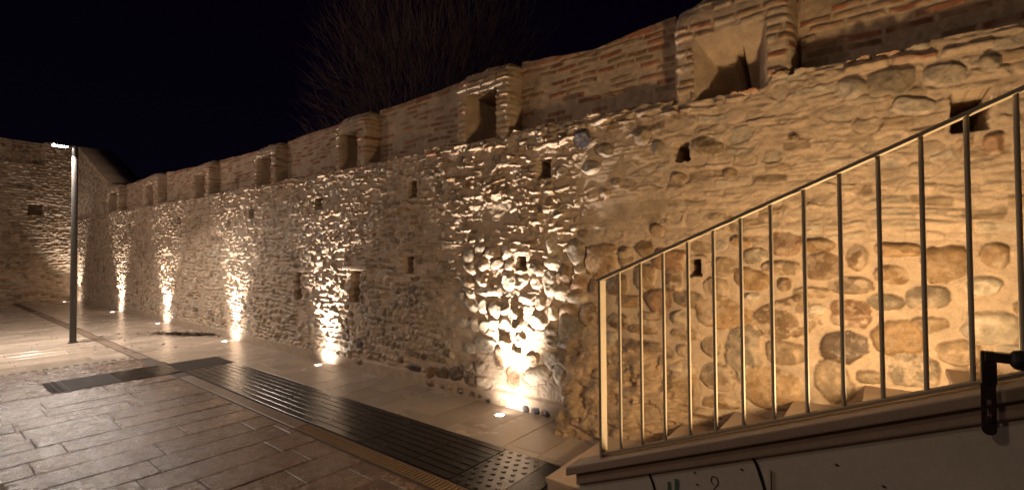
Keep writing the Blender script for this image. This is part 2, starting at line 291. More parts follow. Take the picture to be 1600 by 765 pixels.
S, Z = F.S, F.Z
ledge = np.interp(s, [-20, -17.9, -12.6, -8.3, -5.5, -1.36, -.49, 4], [3.04, 3.0, 2.95, 2.89, 2.88, 2.89, 2.91, 2.90])[:, None]+.045*(F.n3-.5)+.05*(F.n1-.5)
inpier = np.zeros(len(s), bool)
for p in PIERS: inpier |= (s > p[0]) & (s < p[1])
far = ss(-4.2, -5.4, S) if False else (S < -4.4)
# courses of small rubble everywhere below the ledge, the stones set over it
low = Z < ledge
F.bricks(low & (S < -4.2), .072, .17, .034, .62, 'MMLSOGM', 11, warp=.028, gap=.006, soft=.022)
F.bricks(low & (S >= -2.3) & (Z > 1.68), .075, .24, .016, .55, 'MMLSM', 12, warp=.022, gap=.004, soft=.01, jl=.8, strength=.8)
F.bricks(low & (S < -2.3) & (S > -9) & (Z > 1.7), .06, .2, .02, .35, 'MOSM', 14, warp=.02, gap=.005, soft=.01)
F.bricks(low & (S < -2.3) & (S >= -4.2) & (Z > 1.2), .06, .15, .04, .45, 'MMLSOGM', 17, warp=.035, gap=.006, soft=.016)
up_ = low & (Z > 1.62+.1*(F.n3-.5))
t1 = fbm(S*3.2, Z*14, 3, 81); t2 = fbm(S*8, Z*23+5, 3, 82); t3 = fbm(S*14, Z*30, 2, 83)
terr = .013*ss(.485, .51, t1)+.011*ss(.53, .55, t2)+.006*ss(.5, .54, t3)
F.h += np.where(up_, terr, terr*.25*(S < -2.3))*np.where(S < -2.6, .8, .52)
AV = STONES
# random cobbles round the ones that can be told apart
F.scatter(-2.3, 4.5, .0, 1.66, .15, .10, (.012, .028), 'OBSLS', AV, .85, 5, 15, smear=.5, af=.93)
F.scatter(1.0, 4.5, .1, 1.6, .42, .27, (.02, .04), 'OBSRLG', AV, .95, 6, 12)
F.scatter(-2.2, 4.5, 1.72, 2.84, .17, .11, (.008, .022), 'MMLSM', AV, .42, 7, 20, smear=.9)
F.scatter(-3.9, -2.32, .16, 1.72,   .17, .155, (.045, .085), 'LLMGSL', AV, .86, 8, 50, nf=1)
F.scatter(-4.1, -2.2, 1.75, 2.86, .10, .07, (.02, .055), 'LLMMSG', AV, .5, 9, 30)
F.scatter(-6.0, -4.0, .95, 2.86, .14, .08, (.02, .05), 'LMMSGM', AV, .42, 10, 18)
F.scatter(-6.2, -4.0, .2, .95, .10, .10, (.016, .04), 'LMSGM', AV, .8, 11, 60)
F.scatter(-9.5, -6.0, .1, 2.86, .13, .12, (.03, .065), 'LLMMSM', AV, .6, 12, 60)
F.scatter(-24.1, -9.5, .1, 2.95, .17, .15, (.022, .06), 'LLMMSM', None, .6, 13, 60)
F.scatter(-24.1, -19.6, 2.95, 5.7, .17, .13, (.03, .06), 'LLMGSM', None, .8, 14, 30, ztop=lambda x: float(np.interp(x, [-24.3, -19.4], [5.8, 3.9]))-.1)
# smooth mortar patches
for (cx, cz, a, b) in ((-3.35, 2.0, .35, .16), (-2.05, 2.35, .4, .2), (-4.3, 1.9, .25, .1), (-1.9, 2.0, .5, .12)):
    k = np.exp(-(((S-cx)/a)**2+((Z-cz)/b)**2)**2)*.85; F.h *= (1-k)
    F.col[..., :3] = F.col[..., :3]*(1-k[..., None])+PAL['M']*.9*k[..., None]
# plinth: smooth mortared foot with a row of dark pebbles
k = ss(.17, .13, Z)*(S < -2.36)
F.h = F.h*(1-k)+(.025+.012*F.n3)*k; F.col[..., :3] = F.col[..., :3]*(1-k[..., None])+PAL['M']*.88*k[..., None]; F.col[..., 3] *= (1-k)
for q in STONES:
    cx, cz, a, b, rot, ck, e = q
    if cx < -2.35: P = .045 if ck in 'LGSB' else .03
    else: P = .055
    if cz < .2: P = .036
    if cx < -2.3 and cz < .2: P = .05
    F.stone(cx, cz, a*1.14, b*1.13, -rot, ck, e, P*rnd.uniform(.85, 1.2), .15 if cx > -2.3 else .1, 3.6 if cx > -2.3 and cz > .2 else 2.6, 2 if cx > -2.3 else 1, .0)
# the ruined footing that pushes out of the wall beside the steps
bul = .36*np.clip(1-Z/.86, 0, 1)**.75*ss(-2.38, -2.33, S+(F.n1-.5)*.1)*(1-ss(-1.75, -1.05, S))
lump = (F.n1-.5)*.14+(fbm(S*5, Z*14, 3, 91)-.5)*.12+(fbm(S*13, Z*24, 3, 94)-.5)*.11-.05*ss(.58, .66, fbm(S*7, Z*13, 3, 95))
w = np.clip(bul/.08, 0, 1)
F.h = F.h*(1-w*.5)+bul+lump*w*.6
ck = (PAL['O']*.35+PAL['B']*.35+PAL['M']*.3)[None, None, :]*(.25+1.6*fbm(S*8, Z*13, 4, 92))[..., None]*1.15
F.col[..., :3] = F.col[..., :3]*(1-w[..., None]*.8)+ck*w[..., None]*.8
# parapet: set back behind the ledge, brick half buried in mortar
par = (Z >= ledge) & (~inpier[:, None]) & (S > -19.6)
pz = ss(0, .06, Z-ledge)*(S > -19.6)*(~inpier[:, None])
F.h = np.where(Z > ledge-.02, (F.n1-.5)*.02+.012*(F.n2-.5), F.h)
F.D += .20*pz
F.bricks(par & (Z > ledge+.03), .062, .25, .013, .52, 'KRKOSK', 31, warp=.012, gap=.008, soft=.008)
F.bricks(par & (Z > top[:, None]-.07), .09, .27, .016, .9, 'KRKO', 32, warp=.008, gap=.004, soft=.008)
pm = (Z >= ledge-.03) & inpier[:, None]
F.bricks(pm, .062, .19, .024, .8, 'KRMOLM', 33, warp=.012, gap=.006, soft=.012)
F.bricks((np.abs(Z-ledge+.05) < .06) & (S > -9), .07, .2, .05, .6, 'MLKSM', 34, warp=.02, gap=.006, soft=.02)
# rounded arrises on the piers
for p in PIERS:
    m = pm & (S > p[0]) & (S < p[1])
    e = np.minimum(S-p[0], p[1]-S); F.D += np.where(m, .09*np.clip(1-e/.06, 0, 1)**2, 0)
    tq = np.clip(1-(top[:, None]-Z)/.21, 0, 1); F.D += np.where(m, .20*(1-np.sqrt(1-tq*tq*.98)), 0)
    s0, s1, z0, z1 = p[2:]; W = s1-s0
    n = (F.n1-.5)*.02
    dl = S-s0+n; dr = s1-S+n; dt = z1-Z+n; db = Z-z0+n
    inside = (dl > 0) & (dr > 0) & (dt > 0) & (db > 0)
    dep = np.minimum(np.minimum(np.clip(dl/W*.46/.50, 0, 1), np.clip(dr/W*.46/.30, 0, 1)), np.minimum(np.clip(dt*1.0+.02, 0, 1), np.clip(db*30, 0, 1)))
    dep = .40*(1-np.exp(-(dep/.30)**2.0))/(1-math.exp(-2.2)) if p[0] > -2 else np.where(inside, np.minimum(.66, np.minimum(np.clip(dl*3, 0, 1), np.clip(dr*6, 0, 1))), 0)
    slit = (S > s0+W*.52) & (S < s0+W*.66) & (Z > z0+.0) & (Z < z0+(z1-z0)*.74)
    dep = np.where(slit, .78, dep)
    F.h = np.where(inside, .006*(F.n2-.5), F.h); F.D = np.where(inside, dep, F.D)
    F.col[..., :3] = np.where(inside[..., None], (PAL['M']*.95)*(.8+.4*F.n3[..., None]), F.col[..., :3])
    F.col[..., 3] = np.where(inside, 0, F.col[..., 3])
for q in [(-2.75,-2.58,2.36,2.55), (-1.36,-1.24,2.36,2.51), (-4.75,-4.59,2.33,2.54), (-7.0,-6.8,2.32,2.50), (-4.83,-4.66,1.37,1.59), (-3.03,-2.89,1.44,1.585),
          (-1.245,-1.155,1.42,1.55), (.335,.50,2.32,2.565), (-9.32,-9.14,2.32,2.47), (-12.1,-11.85,.26,.48), (-16.9,-16.65,2.3,2.5), (-20.7,-20.4,2.35,2.6), (-13.2,-12.95,2.38,2.55)]:
    F.hole(*q, .62, frame=.035 if q[0] > -5 else 0)
for q in [(-7.62,-7.42,.88,1.34), (-6.05,-5.80,.93,1.40)]: F.hole(*q, .2, edge=.03)
# brick lintels over the two slots
for (a, b, z) in ((-6.2, -5.6, 1.43), (-7.75, -7.35, 1.37)):
    m = (S > a) & (S < b) & (np.abs(Z-z) < .025); F.h = np.where(m, .055, F.h)

def grid_mesh(F, to_world, cats, mats, back, parent_of):
    """one mesh per category of cell; the two last rows are the wall's top and back"""
    n, m = F.S.shape
    P = to_world(F.S, F.Z, F.D-F.h)
    capf = to_world(F.S[:, -1], F.top, np.full(n, back)); capb = to_world(F.S[:, -1], F.top*0, np.full(n, back))
    P = np.concatenate([P, capf[:, None], capb[:, None]], 1)
    C = np.concatenate([F.col, F.col[:, -1:], F.col[:, -1:]], 1)
    m2 = m+2
    idx = np.arange(n*m2).reshape(n, m2)
    a = idx[:-1, :-1]; b = idx[1:, :-1]; c = idx[1:, 1:]; d = idx[:-1, 1:]
    cat = cats  # (n-1, m+1)
    out = []
    for k, (name, par) in enumerate(parent_of):
        sel = cat == k
        if not sel.any(): out.append(None); continue
        q = np.stack([a[sel], b[sel], c[sel], d[sel]], 1)
        used, inv = np.unique(q, return_inverse=True); inv = inv.reshape(q.shape)
        me = bpy.data.meshes.new(name); V = P.reshape(-1, 3)[used].astype(np.float32)
        me.vertices.add(len(used)); me.vertices.foreach_set('co', V.ravel())
        me.loops.add(q.size); me.loops.foreach_set('vertex_index', inv.ravel().astype(np.int32))
        me.polygons.add(len(q)); me.polygons.foreach_set('loop_start', np.arange(0, q.size, 4, dtype=np.int32))
        me.polygons.foreach_set('use_smooth', np.ones(len(q), bool))
        me.update(calc_edges=True)
        at = me.color_attributes.new('Col', 'FLOAT_COLOR', 'POINT')
        at.data.foreach_set('color', C.reshape(-1, 4)[used].astype(np.float32).ravel())
        me.materials.append(mats); o = bpy.data.objects.new(name, me); link(o)
        if par is not None:
            pp = out[par] if isinstance(par, int) else par
            o.parent = pp; o.matrix_parent_inverse = pp.matrix_world.inverted() if isinstance(par, int) else Matrix.Translation(-pp.location)
        out.append(o)
    return out
wall = tag(empty('fortification_wall', (-10, WY, 0)), 'long floodlit rubble stone wall with brick parapet and seven embrasures beside the paving', 'wall')
n, m = F.S.shape
cat = np.zeros((n-1, m+1), int)
Zc = F.Z[:-1]; above = Zc >= ledge[:-1]-.0
cc = np.zeros((n-1, m), int); cc[above & (S[:-1] > -19.6)] = 1
parts = [('masonry_face', wall), ('parapet', wall)]
for p in PIERS:
    kp = len(parts); parts.append(('pier', wall)); ke = len(parts); parts.append(('embrasure', kp))
    mm = (s[:-1] > p[0]) & (s[:-1] < p[1])
    cc[mm[:, None] & above] = kp
    ins = (S[:-1] > p[2]) & (S[:-1] < p[3]) & (Zc > p[4]) & (Zc < p[5]); cc[ins] = ke
cat[:, :m] = cc; cat[:, m-1] = cc[:, m-2]; cat[:, m] = cc[:, m-2]
grid_mesh(F, lambda s_, z_, d_: np.stack([s_, WY+d_, z_], -1), cat, M['masonry'], 1.0, parts)

# --- the end wall closing the square on the left
t = columns(-9.0, 3.95, lambda x: .028 if x > 1 else .05)
topL = 5.86+(fbm(t*1.1, t*0, 3, 5)-.5)*.08
G = Field(t, 260, topL, topL*0+5.86)
G.bricks(G.Z < 9, .10, .3, .05, .9, 'MLSMO', 51, warp=.03, gap=.008, soft=.03)
G.scatter(-9, 3.9, .1, 5.8, .2, .13, (.03, .06), 'LMSGMO', None, .6, 52, 15)
kk = ss(5.02, 5.07, G.Z+(G.n1-.5)*.05)*(1-ss(2.98, 3.04, G.S)); G.D += .3*kk
G.hole(2.60, 2.99, 3.17, 3.55, .65)
end = tag(empty('end_wall', (-24.2, 0, 0)), 'tall unlit rubble wall closing the far left end of the paving', 'wall')
n, m = G.S.shape; cat = np.zeros((n-1, m+1), int)
cat[:, :m][(G.Z[:-1] > 5.05) & (G.S[:-1] < 3.0)] = 1; cat[:, m-1:] = cat[:, m-2:m-1]
grid_mesh(G, lambda s_, z_, d_: np.stack([-24.2-d_, s_, z_], -1), cat, M['masonry'], .9, [('masonry_face', end), ('parapet', end)])
# ------------------------------------------------------------------ ground
def slabs(name, rects, w, l, gap, bev, mat_, jit, zj, x_off, cols, thick=.03, ztop=0.0):
    """courses run along Y; every slab is a low bevelled block"""
    mb = MB(); colr = []
    for (X0, X1, Y0, Y1) in rects:
        k0 = math.floor((X0-x_off)/w); x = x_off+k0*w
        while x < X1-1e-6:
            xa, xb = max(x, X0), min(x+w, X1)
            rr = random.Random(int(round(x*1000))); y = Y0-rr.uniform(0, l)
            while y < Y1:
                ln = l*rr.uniform(.65, 1.3); ya, yb = max(y, Y0), min(y+ln, Y1); y += ln
                if xb-xa < .03 or yb-ya < .05: continue
                n = len(mb.v); dz = rr.uniform(-zj, zj)
                mb.box(xa+gap/2, xb-gap/2, ya+gap/2, yb-gap/2, ztop-thick, ztop+dz, bev, jit)
                c = cols[rr.randrange(len(cols))]; k = rr.uniform(.86, 1.14)
                colr += [(c[0]*k, c[1]*k, c[2]*k, 1)]*(len(mb.v)-n)
            x += w
    o = mb.build(name, mat_)
    at = o.data.color_attributes.new('Col', 'FLOAT_COLOR', 'POINT')
    at.data.foreach_set('color', np.array(colr, dtype=np.float32).ravel())
    return tag(o, kind='structure')
g = MB(); g.quad((-90, -70, -.035), (70, -70, -.035), (70, 90, -.035), (-90, 90, -.035)); tag(g.build('ground', M['joint']), kind='structure')
g = MB(); g.quad((-24.3, -9, -.006), (6, -9, -.006), (6, 4.2, -.006), (-24.3, 4.2, -.006)); tag(g.build('paving_bed', M['joint']), kind='structure')
SL = [(.44,.36,.285), (.41,.335,.265), (.45,.375,.305), (.38,.31,.245)]
RS = [(.19,.122,.086), (.155,.10,.07), (.21,.138,.10), (.165,.105,.076)]
AX0, AX1 = -8.47, -7.75   # the short arm of the tactile strip
TX1 = -1.87
slabs('smooth_paving', [(-24.2, -9.62, -9, 2.22), (-24.2, AX0, 2.40, 4.15), (AX0, TX1-.0, 3.07, 4.15), (-24.2, -9.62, 2.22, 2.22)], .345, 1.1, .004, .004, M['slab'], .0008, .0008, -3.23, SL)
slabs('split_stone_paving', [(-9.34, AX0, -9, 2.22), (AX0, AX1, -9, 1.06), (AX1, 5, -9, 2.22)],   .345, .78, .007, .008, M['setts'], .003, .003, -3.23, RS)
b = MB()
x = -20.0
while x < -4.36:
    x2 = min(x+.9, -4.36)
    if not (AX0-.9 < x < AX1): b.box(x, x2-.004, 2.24, 2.375, -.03, .002, .003)
    x = x2
tag(b.build('channel_band', M['band']), kind='structure')

# drain grate beside the tactile strip
gr = tag(empty('drain_grate', (-3.2, 2.31, 0)), 'narrow slotted brown drain grate along the edge of the dark ribbed strip', 'drain')
f = MB(); f.box(-4.34, 1.2, 2.24, 2.252, -.03, .004); f.box(-4.34, 1.2, 2.363, 2.375, -.03, .004); f.build('frame', M['grate'], gr)
sl_ = MB(); x = -4.33
while x < 1.2:
    sl_.box(x, x+.016, 2.252, 2.363, -.004, .003); x += .036
sl_.build('slats', M['grate'], gr)
c = MB(); c.box(-4.34, 1.2, 2.253, 2.362, -.03, -.0045); c.build('channel_shade', M['groove'], gr)  # black sheet right under the slats, painting the shade inside the drain

# row of square openings in a second drain
gr = tag(empty('slotted_drain', (-9.48, 0, 0)), 'pale drain cover with one row of small dark square openings', 'drain')
p_ = MB(); y = -8.98
p_.box(-9.62, -9.53, -9, 2.22, -.03, .002); p_.box(-9.43, -9.34, -9, 2.22, -.03, .002)
while y < 2.2:
    p_.box(-9.53, -9.43, y, y+.045, -.03, .002); y += .11
p_.build('cover', M['slab'], gr)
me = gr.children[0].data if gr.children else None
for o_ in list(bpy.data.objects):
    if o_.name == 'cover':
        at = o_.data.color_attributes.new('Col', 'FLOAT_COLOR', 'POINT')
        at.data.foreach_set('color', np.tile(np.array([.38,.33,.27,1], dtype=np.float32), len(o_.data.vertices)))
c = MB(); c.box(-9.53, -9.43, -9, 2.2, -.035, -.0045); c.build('channel_shade', M['groove'], gr)  # near-black filler paints the shaded depth behind the square openings

# dark ribbed tactile strip: a long run beside the wall and a short arm toward the square
tp = tag(empty('tactile_strip', (-5, 2.7, 0)), 'dark glossy ribbed tactile strip with an L-shaped arm and a studded end', 'paving strip')
Y0, Y1 = 2.385, 3.06
base = MB(); base.box(AX0, TX1, Y0, Y1, -.03, .0005); base.box(AX0, AX1, 1.06, Y0, -.03, .0005); base.build('bed', M['groove'], tp)
rb = MB(); x = -7.74; DX = -2.47
while x < DX-.05:
    x2 = min(x+.60, DX); nr = 8; pw = (Y1-Y0-.01)/nr; tl = rnd.uniform(-.0012, .0012)
    for k in range(nr):
        ya = Y0+.006+k*pw; t2 = rnd.uniform(-.0006, .0006); n = len(rb.v)
        rb.box(x+.002, x2-.002, ya+.0055, ya+pw-.0055, -.01, .0085, .002)
        for q in range(n+4, n+12): vx, vy, vz = rb.v[q]; rb.v[q] = (vx, vy, vz+t2+tl*(vx-x)/.6)
    x = x2
rb.build('ribbed_run', M['dark_tile'], tp)
ar = MB(); nr = 12; pw = (AX1-AX0)/nr; y = 1.72
while y < 2.36:
    y2 = min(y+.33, Y0)
    for k in range(nr):
        xa = AX0+k*pw; ar.box(xa+.006, xa+pw-.006, y+.002, y2-.002, -.01, .008+rnd.uniform(-.0008, .0008), .004)
    y = y2
ar.build('ribbed_arm', M['dark_tile'], tp)
cp = MB(); cp.box(AX0, AX1, Y0, Y1, -.01, .0055, .003); cp.build('corner_plate', M['dark_plain'], tp)
cp = MB(); cp.box(AX0, AX1, 1.22, 1.715, -.01, .0065, .003); cp.build('plain_plate', M['dark_plain'], tp)
def studs(name, x0, x1, y0, y1, px, py):
    d = MB(); d.box(x0, x1, y0, y1, -.01, .0045, .003)
    yy = y0+py/2; k = 0
    while yy < y1-.01:
        xx = x0+px*(.3 if k % 2 else .75)
        while xx < x1-.015:
            d.tube([(xx, yy, .002), (xx, yy, .0085), (xx, yy, .0105)], [.021, .018, .011], 10); xx += px
        yy += py; k += 1
    return d.build(name, M['dark_plain'] if 'end' in name else M['dark_tile'], tp)
studs('studded_plate', DX+.003, -2.06, Y0, Y1, .085, .075)
studs('studded_end', AX0, AX1, 1.06, 1.21, .07, .06)
fr = MB(); y = Y0
while y < Y1-.01: fr.box(-2.055, TX1, y, y+.012, -.01, .006); y += .021
fr.build('fine_ribbed_plate', M['dark_tile'], tp)

# ------------------------------------------------------------------ in-ground uplights
UPL = [(-3.05, 3.66), (-6.58, 3.73), (-9.86, 3.70), (-13.84, 3.72), (-17.9, 3.70), (-23.55, 3.5)]
UL = ['in-ground uplight nearest the steps, at the foot of the wall', 'in-ground uplight second from the steps, under the wall slots',
      'in-ground uplight third from the steps, beside the dark litter', 'in-ground uplight fourth from the steps, right of the far pair',
      'in-ground uplight second from the far corner', 'in-ground uplight in the far corner of the two walls']
GR = 'uplights set in the paving along the wall'
u0 = empty('ground_uplight', (UPL[0][0], UPL[0][1], 0))
r_ = MB(); N = 24
for a in range(N):
    t0, t1 = 2*math.pi*a/N, 2*math.pi*(a+1)/N
    def pt(t, r, z): return (r*math.cos(t), r*math.sin(t), z)
    for (ra, za), (rb_, zb) in (((.062, .002), (.06, .008)), ((.06, .008), (.048, .008)), ((.048, .008), (.045, .003))):
        r_.quad(pt(t0, ra, za), pt(t1, ra, za), pt(t1, rb_, zb), pt(t0, rb_, zb))
ring = r_.build('ring', M['steel']); ring.parent = u0
l_ = MB(); l_.tube([(0, 0, -.01), (0, 0, .004), (0, 0, .006)], [.046, .046, .035], 20); lens = l_.build('lens', M['lens']); lens.parent = u0
def uplight(i, o):
    o.location = (UPL[i][0], UPL[i][1], 0); tag(o, UL[i], 'uplight', GR)
uplight(0, u0)
for i in range(1, len(UPL)):
    o = u0.copy(); link(o)
    for ch in (ring, lens):
        c2 = ch.copy(); link(c2); c2.parent = o
    uplight(i, o)

# ------------------------------------------------------------------ stairs
st = tag(empty('staircase', (-1.2, 2.1, 0)), 'pale stone steps rising to the right behind a plastered side wall', 'staircase')
def lineb(x): return .623+.42*(x+1.1)
def linet(x): return 1.474+.43*(x+1.104)
NOS = [(-1.84, .09), (-1.30, .235), (-.92, .39), (-.53, .552), (-.12, .72), (.28, .885), (.68, 1.05), (1.08, 1.22), (1.48, 1.385), (1.88, 1.55), (2.28, 1.715)]
for i, (x, z) in enumerate(NOS):
    x2 = NOS[i+1][0] if i+1 < len(NOS) else 4.5
    m_ = MB(); y0 = 2.69 if i == 0 else 2.15
    m_.box(x, x2+.03, y0, 4.0, z-.035, z, .006, .001)
    m_.box(x+.015, x2+.03, y0+.003, 3.98, -.02, z-.036)
    if i == 0: m_.box(-1.2, x2+.03, 2.15, 2.69, z-.035, z-.001, .004)
    m_.build('step', M['step'], st)
def flank(x0, x1):
    m_ = MB(); n = 0
    za, zb = lineb(x0)-.11, lineb(x1)-.11
    m_.v += [(x0, 2.075, -.03), (x1, 2.075, -.03), (x1, 2.15, -.03), (x0, 2.15, -.03), (x0, 2.075, za), (x1, 2.075, zb), (x1, 2.15, zb), (x0, 2.15, za)]
    m_.f += [(3,2,1,0),(4,5,6,7),(0,1,5,4),(1,2,6,5),(2,3,7,6),(3,0,4,7)]
    return m_
fl = flank(-1.215, 3.6).build('flank_wall', M['plaster'], st)
b = MB(); zt = lineb(-.37)-.17
b.box(-.376, -.362, 2.066, 2.0755, 0, zt, .003); o = b.build('vertical_bead', M['plaster'], fl); o.matrix_parent_inverse = Matrix()
cpg = MB()
def prism(mb, x0, x1, ya, yb, dz0, dz1):
    n = len(mb.v)
    for x in (x0, x1):
        L = lineb(x); mb.v += [(x, ya, L+dz0), (x, yb, L+dz0), (x, yb, L+dz1), (x, ya, L+dz1)]
    mb.f += [tuple(n+i for i in q) for q in [(0,1,2,3),(7,6,5,4),(0,4,5,1),(1,5,6,2),(2,6,7,3),(3,7,4,0)]]
prism(cpg, -1.268, 3.6, 2.03, 2.165, -.055, -.012)
o = cpg.build('coping', M['coping'], fl, bevel=.006); o.matrix_parent_inverse = Matrix()
cpg = MB(); prism(cpg, -1.225, 3.6, 2.055, 2.155, -.115, -.056); o = cpg.build('moulding', M['coping'], fl, bevel=.008); o.matrix_parent_inverse = Matrix()
# felt-pen strokes and smudges on the flank
def stroke(pts, r, mat_, name='graffiti_stroke', label=None):
    k = MB(); P = [Vector((x, 2.0735, z)) for x, z in pts]
    for i in range(len(P)-1):
        d = (P[i+1]-P[i]).normalized(); n_ = Vector((-d.z, 0, d.x))
        r0 = r*(.55+.45*math.sin(math.pi*min(1, (i+.6)/len(P)))); r1 = r*(.55+.45*math.sin(math.pi*min(1, (i+1.6)/len(P))))
        k.quad(tuple(P[i]-n_*r0), tuple(P[i]+n_*r0), tuple(P[i+1]+n_*r1), tuple(P[i+1]-n_*r1))
    o = k.build(name, mat_, fl); o.matrix_parent_inverse = Matrix()
    if label: o['label'] = label
    return o
def smooth_path(p, n=6):
    out = []
    for i in range(len(p)-1):
        a = p[max(i-1, 0)]; b_ = p[i]; c_ = p[i+1]; d = p[min(i+2, len(p)-1)]
        for k in range(n):
            t_ = k/n
            out.append(tuple(.5*((2*b_[j])+(-a[j]+c_[j])*t_+(2*a[j]-5*b_[j]+4*c_[j]-d[j])*t_*t_+(-a[j]+3*b_[j]-3*c_[j]+d[j])*t_**3) for j in (0, 1)))
    return out+[p[-1]]
stroke(smooth_path([(-.893,.648),(-.866,.628),(-.845,.595),(-.83,.555),(-.818,.50),(-.80,.44),(-.78,.40)]), .0062, M['ink'])
stroke(smooth_path([(-.463,.820),(-.437,.804),(-.414,.773),(-.397,.725),(-.383,.674),(-.365,.60),(-.345,.55)]), .0066, M['ink'])
stroke(smooth_path([(-.572,.640),(-.584,.652),(-.580,.672),(-.566,.674),(-.557,.66),(-.559,.645),(-.570,.630),(-.576,.618)]), .0022, M['ink'])
stroke([(-.728,.622),(-.727,.60),(-.730,.56)], .011, M['green'], label='green smudge')
stroke([(-.762,.60),(-.760,.58),(-.763,.55)], .009, M['green'], label='green smudge')
for (a, c_) in ((-.655,.672),(-.153,.838),(-.645,.625),(-.47,.735),(-.02,.80)): stroke([(a, c_), (a+.006, c_-.004), (a+.01, c_-.003)], .004, M['ink'])

# ------------------------------------------------------------------ railing
rl = tag(empty('railing', (-1.1, 2.1, .6)), 'slender metal stair railing with vertical bars and a flat sloping handrail', 'railing')
def rpart(mb, name, **k): return mb.build(name, M['rail'], rl, **k)
m_ = MB(); m_.bar((-1.115, 2.1, linet(-1.115)), (3.3, 2.1, linet(3.3)), .042, .014); rpart(m_, 'handrail', bevel=.002)
m_ = MB(); m_.bar((-1.09, 2.1, lineb(-1.09)+.006), (3.3, 2.1, lineb(3.3)+.006), .03, .012); rpart(m_, 'bottom_rail', bevel=.002)
m_ = MB(); m_.box(-1.108, -1.094, 2.085, 2.145, lineb(-1.1)-.014, linet(-1.1)-.006); rpart(m_, 'newel_post', bevel=.002)
bx = [-1.0, -.893, -.785, -.675, -.568, -.461, -.351, -.238, -.125, -.012, .103, .215, .327]
while bx[-1] < 3.1: bx.append(bx[-1]+.113)
for x in bx:
    m_ = MB(); m_.tube([(x, 2.1, lineb(x)+.008), (x, 2.1, linet(x)-.006)], [.0075, .0075], 10); rpart(m_, 'baluster', smooth=False)
# latch
la = tag(empty('metal_latch', (.24, 2.0, 1.28)), 'dark steel latch arm with black sleeve and hanging slotted plate', 'latch')
m_ = MB(); m_.box(.222, .256, 1.99, 2.012, 1.205, 1.302, .004); m_.bar((.23, 2.0, 1.287), (.50, 2.0, 1.279), .03, .028)
m_.build('arm', M['latch'], la, bevel=.003)
m_ = MB(); m_.tube([(.285, 2.0, 1.283), (.292, 2.0, 1.283), (.30, 2.0, 1.283), (.50, 2.0, 1.275)], [.018, .026, .029, .029], 16); m_.build('sleeve', M['rubber'], la, smooth=False)
m_ = MB()   # plate with a slot: strips round the slot and a round foot
X0_, X1_ = .2205, .2535; sx0, sx1 = .233, .243; zs0, zs1 = 1.09, 1.158
m_.box(X0_, X1_, 1.996, 2.004, zs1, 1.206); m_.box(X0_, sx0, 1.996, 2.004, zs0, zs1); m_.box(sx1, X1_, 1.996, 2.004, zs0, zs1)
n = len(m_.v); arc = [(X0_, zs0), (X1_, zs0)]+[(.237+.0165*math.cos(-math.pi*k/8), 1.069+.0165*math.sin(-math.pi*k/8)) for k in range(9)]
for yy in (1.996, 2.004): m_.v += [(a, yy, z) for a, z in arc]
L_ = len(arc); m_.f += [tuple(n+k for k in range(L_)), tuple(n+L_+k for k in range(L_))[::-1]]+[(n+k, n+(k+1) % L_, n+L_+(k+1) % L_, n+L_+k) for k in range(L_)]
m_.build('slotted_plate', M['latch'], la)
m_ = MB(); m_.tube([(.237, 1.985, 1.10), (.237, 2.006, 1.10)], [.007, .007], 10); m_.build('rivet', M['latch'], la)

# ------------------------------------------------------------------ street lamps
def lamp(x, y, label, ang=0):
    o = tag(empty('street_lamp', (x, y, 0)), label, 'street lamp', 'slim grey lamp posts of the square')
    m_ = MB(); m_.tube([(x, y, 0), (x, y, .02), (x, y, .021), (x, y, 3.72), (x, y, 3.73)], [.075, .075, .052, .046, .03], 16); m_.build('pole', M['post'], o)
    d = Vector((math.sin(ang), -math.cos(ang), 0)); p = Vector((x, y, 3.70))
    m_ = MB(); m_.bar(p, p+d*.12, .03, .025); m_.bar(p+d*.10+Vector((0,0,.005)), p+d*.34+Vector((0,0,.005)), .13, .035); m_.build('head', M['post'], o, bevel=.004)
    m_ = MB(); m_.bar(p+d*.12+Vector((0,0,-.018)), p+d*.32+Vector((0,0,-.018)), .10, .012); m_.build('led_panel', M['led'], o)
    return p+d*.22
hA = lamp(-12.08, 1.92, 'slim grey lamp post with a glaring white LED head, standing on the far paving', .15)

# ------------------------------------------------------------------ litter by the wall
lf = MB()
R = random.Random(3)
def leaf(x, y, z, s_):
    a = R.uniform(0, 6.28); c_, d_ = math.cos(a)*s_, math.sin(a)*s_; t = R.uniform(-.012, .012); t2 = R.uniform(0, .015)
    lf.quad((x-c_, y-d_, z), (x+d_*.5, y-c_*.5, z+t2+.003), (x+c_, y+d_, z+abs(t)), (x-d_*.5, y+c_*.5, z+.004))
for _ in range(620):
    u = R.gauss(0, .5); leaf(-11.35+u*.62+R.gauss(0, .05), 3.55+u*.32+R.gauss(0, .07), .004+R.random()*.03, R.uniform(.02, .05))
for _ in range(60): leaf(R.uniform(-13, -9.8), R.uniform(1.9, 3.5), .004, R.uniform(.015, .05))
for _ in range(14): leaf(R.uniform(-6, -2.2), R.uniform(3.12, 3.8), .004, R.uniform(.008, .02))
for _ in range(10): leaf(R.uniform(-7.5, -3), R.uniform(2.45, 3.0), .012, R.uniform(.006, .015))
tag(lf.build('leaf_litter', M['leaf']), 'dark wet leaf litter drifted on the paving below the wall', 'leaves', kind='stuff')

